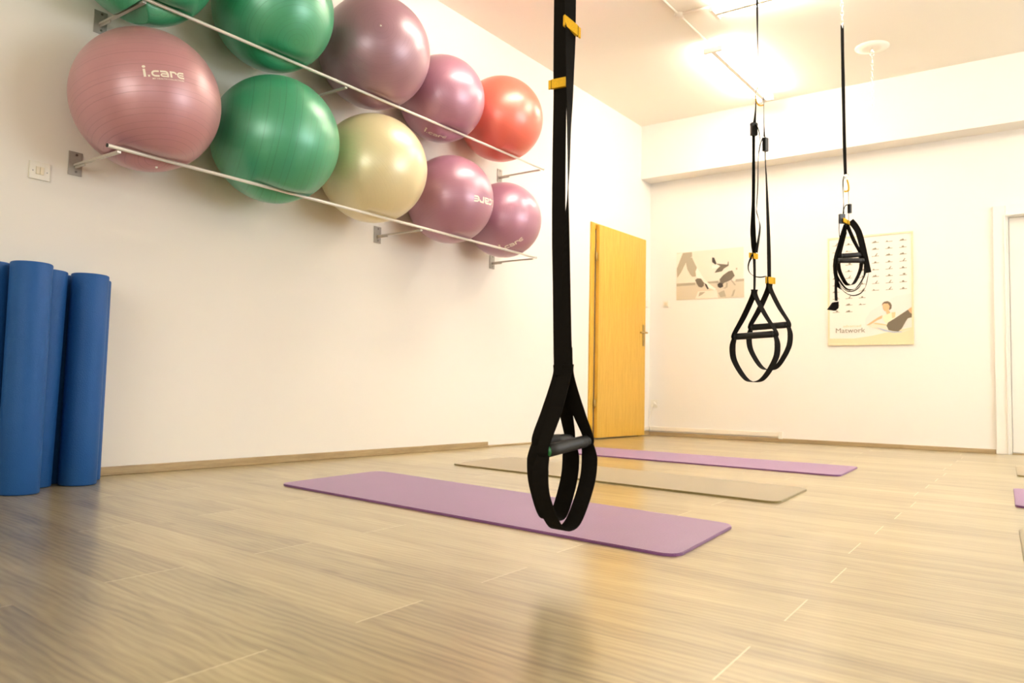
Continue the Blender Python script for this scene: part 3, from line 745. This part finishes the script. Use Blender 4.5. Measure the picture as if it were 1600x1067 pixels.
def yellow_tag(parent, c, ang, w, h, slope=0.0, flap=1):
    b = obj('yellow_tag', band(bmesh.new(), c, ang, w, h, 0.009, slope), M['yellow'], parent)
    wx, wy = math.cos(rad(ang)), math.sin(rad(ang)); c = Vector(c)
    obj('tag_stitch', band(bmesh.new(), c+Vector((wx, wy, slope))*flap*(w/2+0.0008), ang, 0.0022, h*0.98, 0.007, slope), M['web'], b)
    obj('tag_flap', band(bmesh.new(), c+Vector((wx, wy, slope))*flap*(w/2+0.0055), ang, 0.0075, h*0.96, 0.005, slope), M['yellow'], b)
    return b
def oval(c, rx, rz, ang, n=28):
    c = Vector(c); u = Vector((math.cos(rad(ang)), math.sin(rad(ang)), 0))
    return [c+u*rx*math.cos(2*PI*k/n)+Vector((0, 0, rz*math.sin(2*PI*k/n))) for k in range(n)]
def chain_bm(z0, z1, link=0.034, wr=0.0024):
    bm = bmesh.new(); z = z1; k = 0; pitch = link-2.2*wr
    while z > z0:
        tube(bm, oval((0, 0, z-link/2), 0.0085, link/2-wr, 20+90*(k % 2), 16), wr, 6, True); z -= pitch; k += 1
    return bm
def ceiling_chain(label, loc, z0, plate_r=0.085, hook=True):
    t = thing('ceiling_chain', label, 'chain', (loc[0], loc[1], H), 0, 'chains hanging from the ceiling')
    bm = bmesh.new(); lathe(bm, [(0, -0.012), (plate_r*0.4, -0.012), (plate_r, -0.004), (plate_r, -0.0005), (0, -0.0005)], 36); obj('ceiling_plate', bm, M['ceil'], t)
    bm = bmesh.new(); tube(bm, [(0, 0, -0.012), (0, 0, -0.03)], 0.006, 10); tube(bm, oval((0, 0, -0.05), 0.016, 0.022, 20, 20), 0.004, 8, True); obj('eye_hook', bm, M['chrome'], t)
    bm = bmesh.new(); tube(bm, oval((0, 0, -0.098), 0.011, 0.030, 110, 20), 0.0035, 8, True); obj('snap_hook', bm, M['chrome'], t)
    obj('links', chain_bm(z0-H, -0.122), M['chrome'], t)
    return t
def carabiner(parent, c, rx, rz, ang, r=0.0028):
    bm = bmesh.new(); tube(bm, oval(c, rx, rz, ang), r, 8, True); return obj('carabiner', bm, M['chrome'], parent)
def web(name, parent, pts, width, ang, thick=0.0018, n=6): return obj(name, ribbon(bmesh.new(), pts, width, ang, thick, n), M['web'], parent)
def buckle(parent, c, ang, w, h, d=0.018):
    b = obj('buckle', band(bmesh.new(), c, ang, w, h, d), M['rubber'], parent)
    bm = bmesh.new(); u = Vector((math.cos(rad(ang)), math.sin(rad(ang)), 0)); cc = Vector(c)+Vector((0, 0, h*0.36)); tube(bm, [cc-u*(w/2+0.004), cc+u*(w/2+0.004)], 0.0045, 8)
    obj('cam_bar', bm, M['rubber'], b); return b


# strap A: the near one, twisted pair of webbings, two stirrups hanging close together
t = thing('hanging_strap', 'black exercise strap hanging nearest the camera, over the near purple mat', 'hanging strap', (2.726, -6.048, 0.0), YAW, 'hanging straps')
top = Vector((-0.0091, 0.0, 1.4563)); tz = 2.55
carabiner(t, (top.x, 0.0, tz), 0.020, 0.055, 20)
web('main_strap', t, [(top.x-0.006, 0.012, tz-0.050), (top.x-0.008, 0.012, 2.2), (top.x-0.010, 0.012, 1.8), (-0.0184, 0.012, 1.4621), (-0.0173, 0.012, 1.2913), (-0.0159, 0.012, 1.2065), (-0.0156, 0.012, 1.0382), (-0.0135, 0.01, 0.8546), (-0.0088, 0.006, 0.7059), (-0.004, 0.004, 0.5512), (-0.0013, 0.003, 0.4866)], 0.0365, [30, 0, -20, -24, -26, -28, -26, -24, -20, -14, -8])
web('main_strap', t, [(top.x+0.006, -0.012, tz-0.050), (top.x+0.008, -0.016, 2.2), (top.x+0.012, -0.018, 1.8), (0.0046, -0.018, 1.4474), (0.0066, -0.02, 1.3622), (0.0063, -0.02, 1.2783), (0.0069, -0.018, 1.1956), (0.0069, -0.014, 1.1138), (0.0079, -0.01, 1.0156), (0.0069, -0.008, 0.9335), (0.0045, -0.006, 0.8353), (0.0043, -0.004, 0.7049), (0.0069, -0.003, 0.551), (0.0103, -0.004, 0.4866)], 0.0365, [-20, 0, 20, 34, 42, 50, 60, 72, 80, 90, 112, 132, 152, 160])
web('yellow_loop', t, [(top.x-0.006, 0.010, tz-0.055), (top.x-0.004, 0.0, tz-0.068), (top.x+0.006, -0.010, tz-0.055)], 0.03, 90).data.materials[0] = M['yellow']
web('anchor_strap', t, [(top.x, 0.0, tz+0.053), (top.x, 0.0, 2.75), (top.x, 0, 2.98)], 0.030, [60, 40, 30])
web('stitched_sleeve', t, [(0.0014, -0.0, 0.5543), (0.0028, -0.0, 0.5188), (0.0041, -0.0, 0.485)], 0.048, [-4, -4, -4], 0.009)
yellow_tag(t, (0.0063, -0.021, 1.3785), 22, 0.038, 0.027, -0.55, 1)
yellow_tag(t, (-0.0193, 0.006, 1.2379), -22, 0.038, 0.024, 0.06, -1)
g1 = grip(t, (0.0126, -0.012, 0.3083), 46, 0.084, 0.13, (0.0093, -0.008, 0.4817), 0.044, 0.203, 0.050, green=True)
g2 = grip(t, (-0.0134, 0.055, 0.3178), 57, 0.080, -0.02, (-0.0023, 0.012, 0.4819), 0.040, 0.200, 0.050)
ceiling_chain('metal chain on a ceiling plate holding the nearest strap, above the picture', ((2.726, -6.048, 0.0)[0]+0.81*top.x, (2.726, -6.048, 0.0)[1]+0.587*top.x), 2.97)

# strap B: the middle one, both stirrups side by side
t = thing('hanging_strap', 'black exercise strap with two stirrups hanging before the back wall photo, middle one', 'hanging strap', (2.519, -3.947, 0.0), YAW, 'hanging straps')
top = Vector((-0.0116, -0.0, 2.4004))
web('anchor_strap', t, [(top.x-0.002, 0, 2.92), (top.x-0.001, 0, 2.65), (-0.0116, -0.0, 2.4004), (-0.0099, -0.0, 2.2375), (-0.0065, -0.0, 2.0754), (-0.0048, -0.0, 1.9689)], [0.026, 0.026, 0.026, 0.026, 0.026, 0.020], [40, 45, 50, 62, 74, 80])
carabiner(t, (0.0015, -0.0, 1.9207), 0.019, 0.048, 8, 0.0024)
bm = bmesh.new(); tube(bm, smooth_path([(-0.0064, -0.0, 1.9592), (-0.0142, -0.0, 1.9397), (-0.0189, -0.0, 1.9138), (-0.0173, -0.0, 1.8913), (-0.0079, -0.0, 1.8722), (0.0047, -0.0, 1.8661), (0.0205, -0.0, 1.8696)]), 0.0032, 8)
obj('yellow_loop', bm, M['yellow'], t)
web('main_strap', t, [(-0.0173, -0.0, 1.8881), (-0.0188, -0.0, 1.8431), (-0.0235, -0.0, 1.7788)], [0.012, 0.014, 0.024], [60, 55, 40])
web('main_strap', t, [(0.022, -0.0, 1.9211), (0.0221, -0.0, 1.8343), (0.0237, -0.0, 1.7542), (0.0253, -0.0, 1.7094)], [0.012, 0.012, 0.014, 0.020], [70, 70, 62, 50])
buckle(t, (-0.0266, -0.0, 1.7467), 10, 0.030, 0.062)
buckle(t, (0.03, -0.0, 1.6712), 40, 0.026, 0.066)
web('main_strap', t, [(-0.0281, -0.0, 1.7179), (-0.028, -0.0, 1.6253), (-0.0278, -0.0, 1.498), (-0.0291, -0.0, 1.3712), (-0.0305, -0.0, 1.2449), (-0.0257, -0.0, 1.1663), (-0.0241, -0.0, 1.1129), (-0.0224, -0.0, 1.0252), (-0.0238, -0.0, 0.9284)], [0.022, 0.026, 0.028, 0.030, 0.036, 0.036, 0.030, 0.034, 0.036], [38, 46, 44, 46, 30, 30, 50, 56, 60])
web('main_strap', t, [(0.0285, 0.0, 1.6392), (0.0301, -0.0, 1.5787), (0.0348, -0.0, 1.4993), (0.0396, -0.0, 1.3726), (0.0443, 0.0, 1.2464), (0.0475, -0.0, 1.1207), (0.0491, -0.0, 0.9954), (0.0491, -0.0, 0.9579)], [0.020, 0.026, 0.034, 0.036, 0.036, 0.036, 0.036, 0.036], [60, 66, 62, 54, 48, 44, 46, 56])
web('loose_tail', t, [(-0.0234, -0.01, 1.7658), (-0.0108, -0.015, 1.7452), (-0.0029, -0.015, 1.7072), (-0.002, -0.012, 1.6636), (-0.006, -0.01, 1.6291), (-0.0084, -0.008, 1.566), (-0.0099, -0.008, 1.4645), (-0.0138, -0.006, 1.3764), (-0.0153, -0.006, 1.3385), (-0.005, -0.008, 1.2973), (0.0013, -0.008, 1.2628), (-0.0043, -0.006, 1.2064), (-0.016, -0.004, 1.1375)], 0.034, [70, 72, 74, 74, 72, 70, 68, 70, 76, 70, 64, 60, 50])
web('loose_tail', t, [(0.0159, -0.0, 1.7028), (0.0065, -0.0, 1.6771), (-0.0013, -0.0, 1.6322)], 0.020, [66, 70, 74])
web('loose_tail', t, [(-0.0334, -0.01, 1.1236), (-0.0516, -0.014, 1.0913), (-0.0583, -0.016, 1.0596), (-0.0499, -0.014, 1.0351), (-0.0292, -0.012, 1.0202), (-0.0001, -0.008, 1.0152), (0.0298, -0.002, 1.0198)], 0.026, [50, 62, 64, 64, 60, 72, 76])
yellow_tag(t, (-0.0247, -0.002, 1.1189), 12, 0.036, 0.026, -0.10, -1)
yellow_tag(t, (0.05, -0.002, 1.0014), 14, 0.042, 0.032, -0.04, 1)
g2 = grip(t, (0.0719, 0.07, 0.7851), -44, 0.097, 0.03, (0.0523, 0.01, 0.9593), 0.054, 0.215, 0.056)
g1 = grip(t, (-0.0343, -0.04, 0.7295), -44, 0.105, 0.03, (-0.0238, 0.0, 0.9252), 0.054, 0.222, 0.058)
ceiling_chain('metal chain on a ceiling plate holding the middle strap, above the picture', ((2.519, -3.947, 0.0)[0]+0.81*(top.x-0.002), (2.519, -3.947, 0.0)[1]+0.587*(top.x-0.002)), 2.915)

# strap C: the far one, wound up into a bundle
t = thing('hanging_strap', 'black exercise strap wound up into a bundle before the framed exercise chart, farthest one', 'hanging strap', (2.586, -2.475, 0.0), YAW, 'hanging straps')
top = Vector((-0.0246, -0.0, 2.824))
web('anchor_strap', t, [(-0.0245, -0.0, 2.8325), (-0.0234, 0.0, 2.6633), (-0.0204, 0.0, 2.4529), (-0.0175, -0.0, 2.2436), (-0.0145, 0.0, 2.0353), (-0.0094, -0.0, 1.8571)], 0.027, [24, 28, 22, 28, 24, 30], 0.003)
carabiner(t, (-0.0056, -0.0, 1.8034), 0.017, 0.056, 10, 0.0026)
bm = bmesh.new(); tube(bm, [(-0.0197, -0.0, 1.8403), (0.0089, 0.0, 1.8595)], 0.0045, 10); obj('gate', bm, M['chrome'], t)
bm = bmesh.new(); tube(bm, smooth_path([(0.0006, -0.0, 1.8242), (0.0086, -0.0, 1.7954), (0.0104, 0.0, 1.7583), (-0.006, -0.0, 1.7497), (-0.0182, -0.0, 1.7494)]), 0.005, 8); obj('yellow_loop', bm, M['yellow'], t)
web('main_strap', t, [(-0.0156, -0.0, 1.8445), (-0.0239, 0.0, 1.8154), (-0.0262, 0.0, 1.7699), (-0.0226, 0.0, 1.6833), (-0.0231, 0.0, 1.5969)], [0.024, 0.022, 0.016, 0.012, 0.022], [40, 50, 56, 64, 40])
web('main_strap', t, [(0.0083, 0.0, 1.7541), (0.0098, -0.0, 1.6634), (0.0092, 0.0, 1.5605)], [0.014, 0.012, 0.012], [62, 66, 60])
web('loose_tail', t, [(-0.025, 0.0, 1.6133), (-0.0189, -0.01, 1.6481), (-0.0026, -0.01, 1.6608), (0.0159, 0.0, 1.6553)], 0.014, 60)
buckle(t, (-0.0355, -0.005, 1.5709), 12, 0.036, 0.060)
buckle(t, (0.0158, 0.0, 1.6388), 30, 0.018, 0.058)
yellow_tag(t, (-0.0135, -0.02, 1.5517), 10, 0.040, 0.026, -0.45, 1)
web('loose_tail', t, [(-0.0497, 0.0, 1.5593), (-0.052, 0.0, 1.5059), (-0.0482, 0.0, 1.4486)], 0.020, [60, 60, 60])
web('loose_tail', t, [(0.0008, 0.01, 1.4885), (-0.0199, 0.01, 1.4101), (-0.0386, 0.01, 1.3318)], 0.018, [64, 66, 66])
web('main_strap', t, [(0.0128, -0.02, 1.5563), (0.0388, -0.025, 1.5231), (0.0605, -0.03, 1.4776), (0.0802, -0.03, 1.4047), (0.0997, -0.03, 1.3157), (0.1212, -0.03, 1.2269)], [0.040, 0.042, 0.042, 0.042, 0.040, 0.036], [-10, -6, 0, 2, 0, 10])
web('main_strap', t, [(0.1221, -0.028, 1.2313), (0.1177, -0.024, 1.2034), (0.1111, -0.02, 1.1633), (0.0988, -0.02, 1.1266), (0.0704, -0.02, 1.0957), (0.0301, -0.02, 1.0827), (-0.0101, -0.02, 1.092), (-0.0441, -0.02, 1.1196), (-0.0681, -0.02, 1.1637)], 0.036, [64, 70, 72, 68, 62, 60, 62, 66, 70])
web('main_strap', t, [(-0.0178, -0.006, 1.53), (-0.0378, -0.014, 1.4624), (-0.0588, -0.02, 1.3915), (-0.079, -0.024, 1.3293), (-0.0889, -0.026, 1.2678), (-0.0844, -0.026, 1.203), (-0.0698, -0.024, 1.1429), (-0.0518, -0.024, 1.119)], [0.030, 0.034, 0.034, 0.034, 0.034, 0.034, 0.034, 0.024], [40, 24, 20, 20, 24, 26, 34, 56])
web('foot_loop', t, [(0.1024, -0.01, 1.2906), (0.102, -0.01, 1.2376), (0.0936, -0.01, 1.1887), (0.067, -0.01, 1.1353), (0.0225, -0.01, 1.1101), (-0.0218, -0.01, 1.1193), (-0.0539, -0.01, 1.1532), (-0.0719, -0.01, 1.1934)], 0.036, [74, 74, 72, 64, 62, 64, 66, 66])
g2 = grip(t, (0.0289, 0.03, 1.3448), 14, 0.074, 0.12, (0.0011, 0.01, 1.5337), 0.034, 0.19)
g1 = grip(t, (0.007, -0.03, 1.3016), -9, 0.080, 0.0, (-0.0033, -0.01, 1.5294), 0.032, 0.185)
web('loose_tail', t, [(-0.0841, -0.03, 1.1903), (-0.0864, -0.03, 1.1256), (-0.0848, -0.03, 1.0449)], 0.022, [20, 24, 20])
bm = bmesh.new()
A = [(-0.1372, -0.045, 0.9899), (-0.105, -0.045, 1.0347), (-0.075, -0.045, 1.0393), (-0.0752, -0.045, 0.9992), (-0.0913, -0.045, 0.9828)]
B_ = [(x, y+0.03, z) for x, y, z in A]
va = [bm.verts.new(q) for q in A]; vb = [bm.verts.new(q) for q in B_]
bm.faces.new(va); bm.faces.new(vb[::-1])
for k in range(5): bm.faces.new((va[k], va[(k+1) % 5], vb[(k+1) % 5], vb[k]))
obj('end_pocket', bm, M['web'], t)
ceiling_chain('metal chain on a ceiling plate holding the farthest, wound up strap', ((2.586, -2.475, 0.0)[0]+0.81*top.x, (2.586, -2.475, 0.0)[1]+0.587*top.x), top.z+0.0)
# a bare chain farther back with nothing on it
ceiling_chain('bare metal chain with nothing on it hanging from a round ceiling plate', (2.44, -0.975), 2.80, 0.13)


# ------------------------------------------------------------------ daylight, camera, view
def area(name, loc, rot, sx, sy, power, col):
    l = bpy.data.lights.new(name, 'AREA'); l.shape = 'RECTANGLE'; l.size = sx; l.size_y = sy; l.energy = power; l.color = col
    o = bpy.data.objects.new(name, l); COL.objects.link(o); o.location = loc; o.rotation_euler = rot; return o
for i, (a, b, z0, z1) in enumerate(WR):
    area('daylight', (RX-0.02, (a+b)/2, (z0+z1)/2), (0, rad(90), 0), z1-z0, b-a, 32.0*(0.12 if i == 0 else 1.0), (0.86, 0.94, 1.0))
for a, b, z0, z1 in WB:
    area('daylight', ((a+b)/2, RY+0.02, (z0+z1)/2), (rad(90), 0, 0), b-a, z1-z0, 27.0, (1.0, 0.94, 0.80))
w = bpy.data.worlds.new('sky'); scn.world = w; w.use_nodes = True
w.node_tree.nodes['Background'].inputs[0].default_value = (0.85, 0.93, 1.0, 1); w.node_tree.nodes['Background'].inputs[1].default_value = 1.2

cam = bpy.data.cameras.new('camera'); co = bpy.data.objects.new('camera', cam); COL.objects.link(co)
co.matrix_world = Matrix(((0.810155, 0.019686, 0.585885, 3.794528), (0.585867, -0.061652, -0.808059, -7.738438), (0.020214, 0.997904, -0.061481, 0.444124), (0, 0, 0, 1)))
cam.lens = 27.8644
cam.sensor_width = 36; cam.clip_start = 0.05; cam.clip_end = 60
cam.dof.use_dof = True; cam.dof.focus_distance = 2.9; cam.dof.aperture_fstop = 4.8
scn.camera = co
vs_ = scn.view_settings; vs_.view_transform = 'Standard'; vs_.look = 'None'; vs_.gamma = 1.0; vs_.use_curve_mapping = False
vs_.exposure = 1.92
cy = scn.cycles
cy.use_denoising = True; cy.max_bounces = 10; cy.diffuse_bounces = 6; cy.glossy_bounces = 5; cy.sample_clamp_indirect = 8.0
cy.caustics_reflective = False; cy.caustics_refractive = False
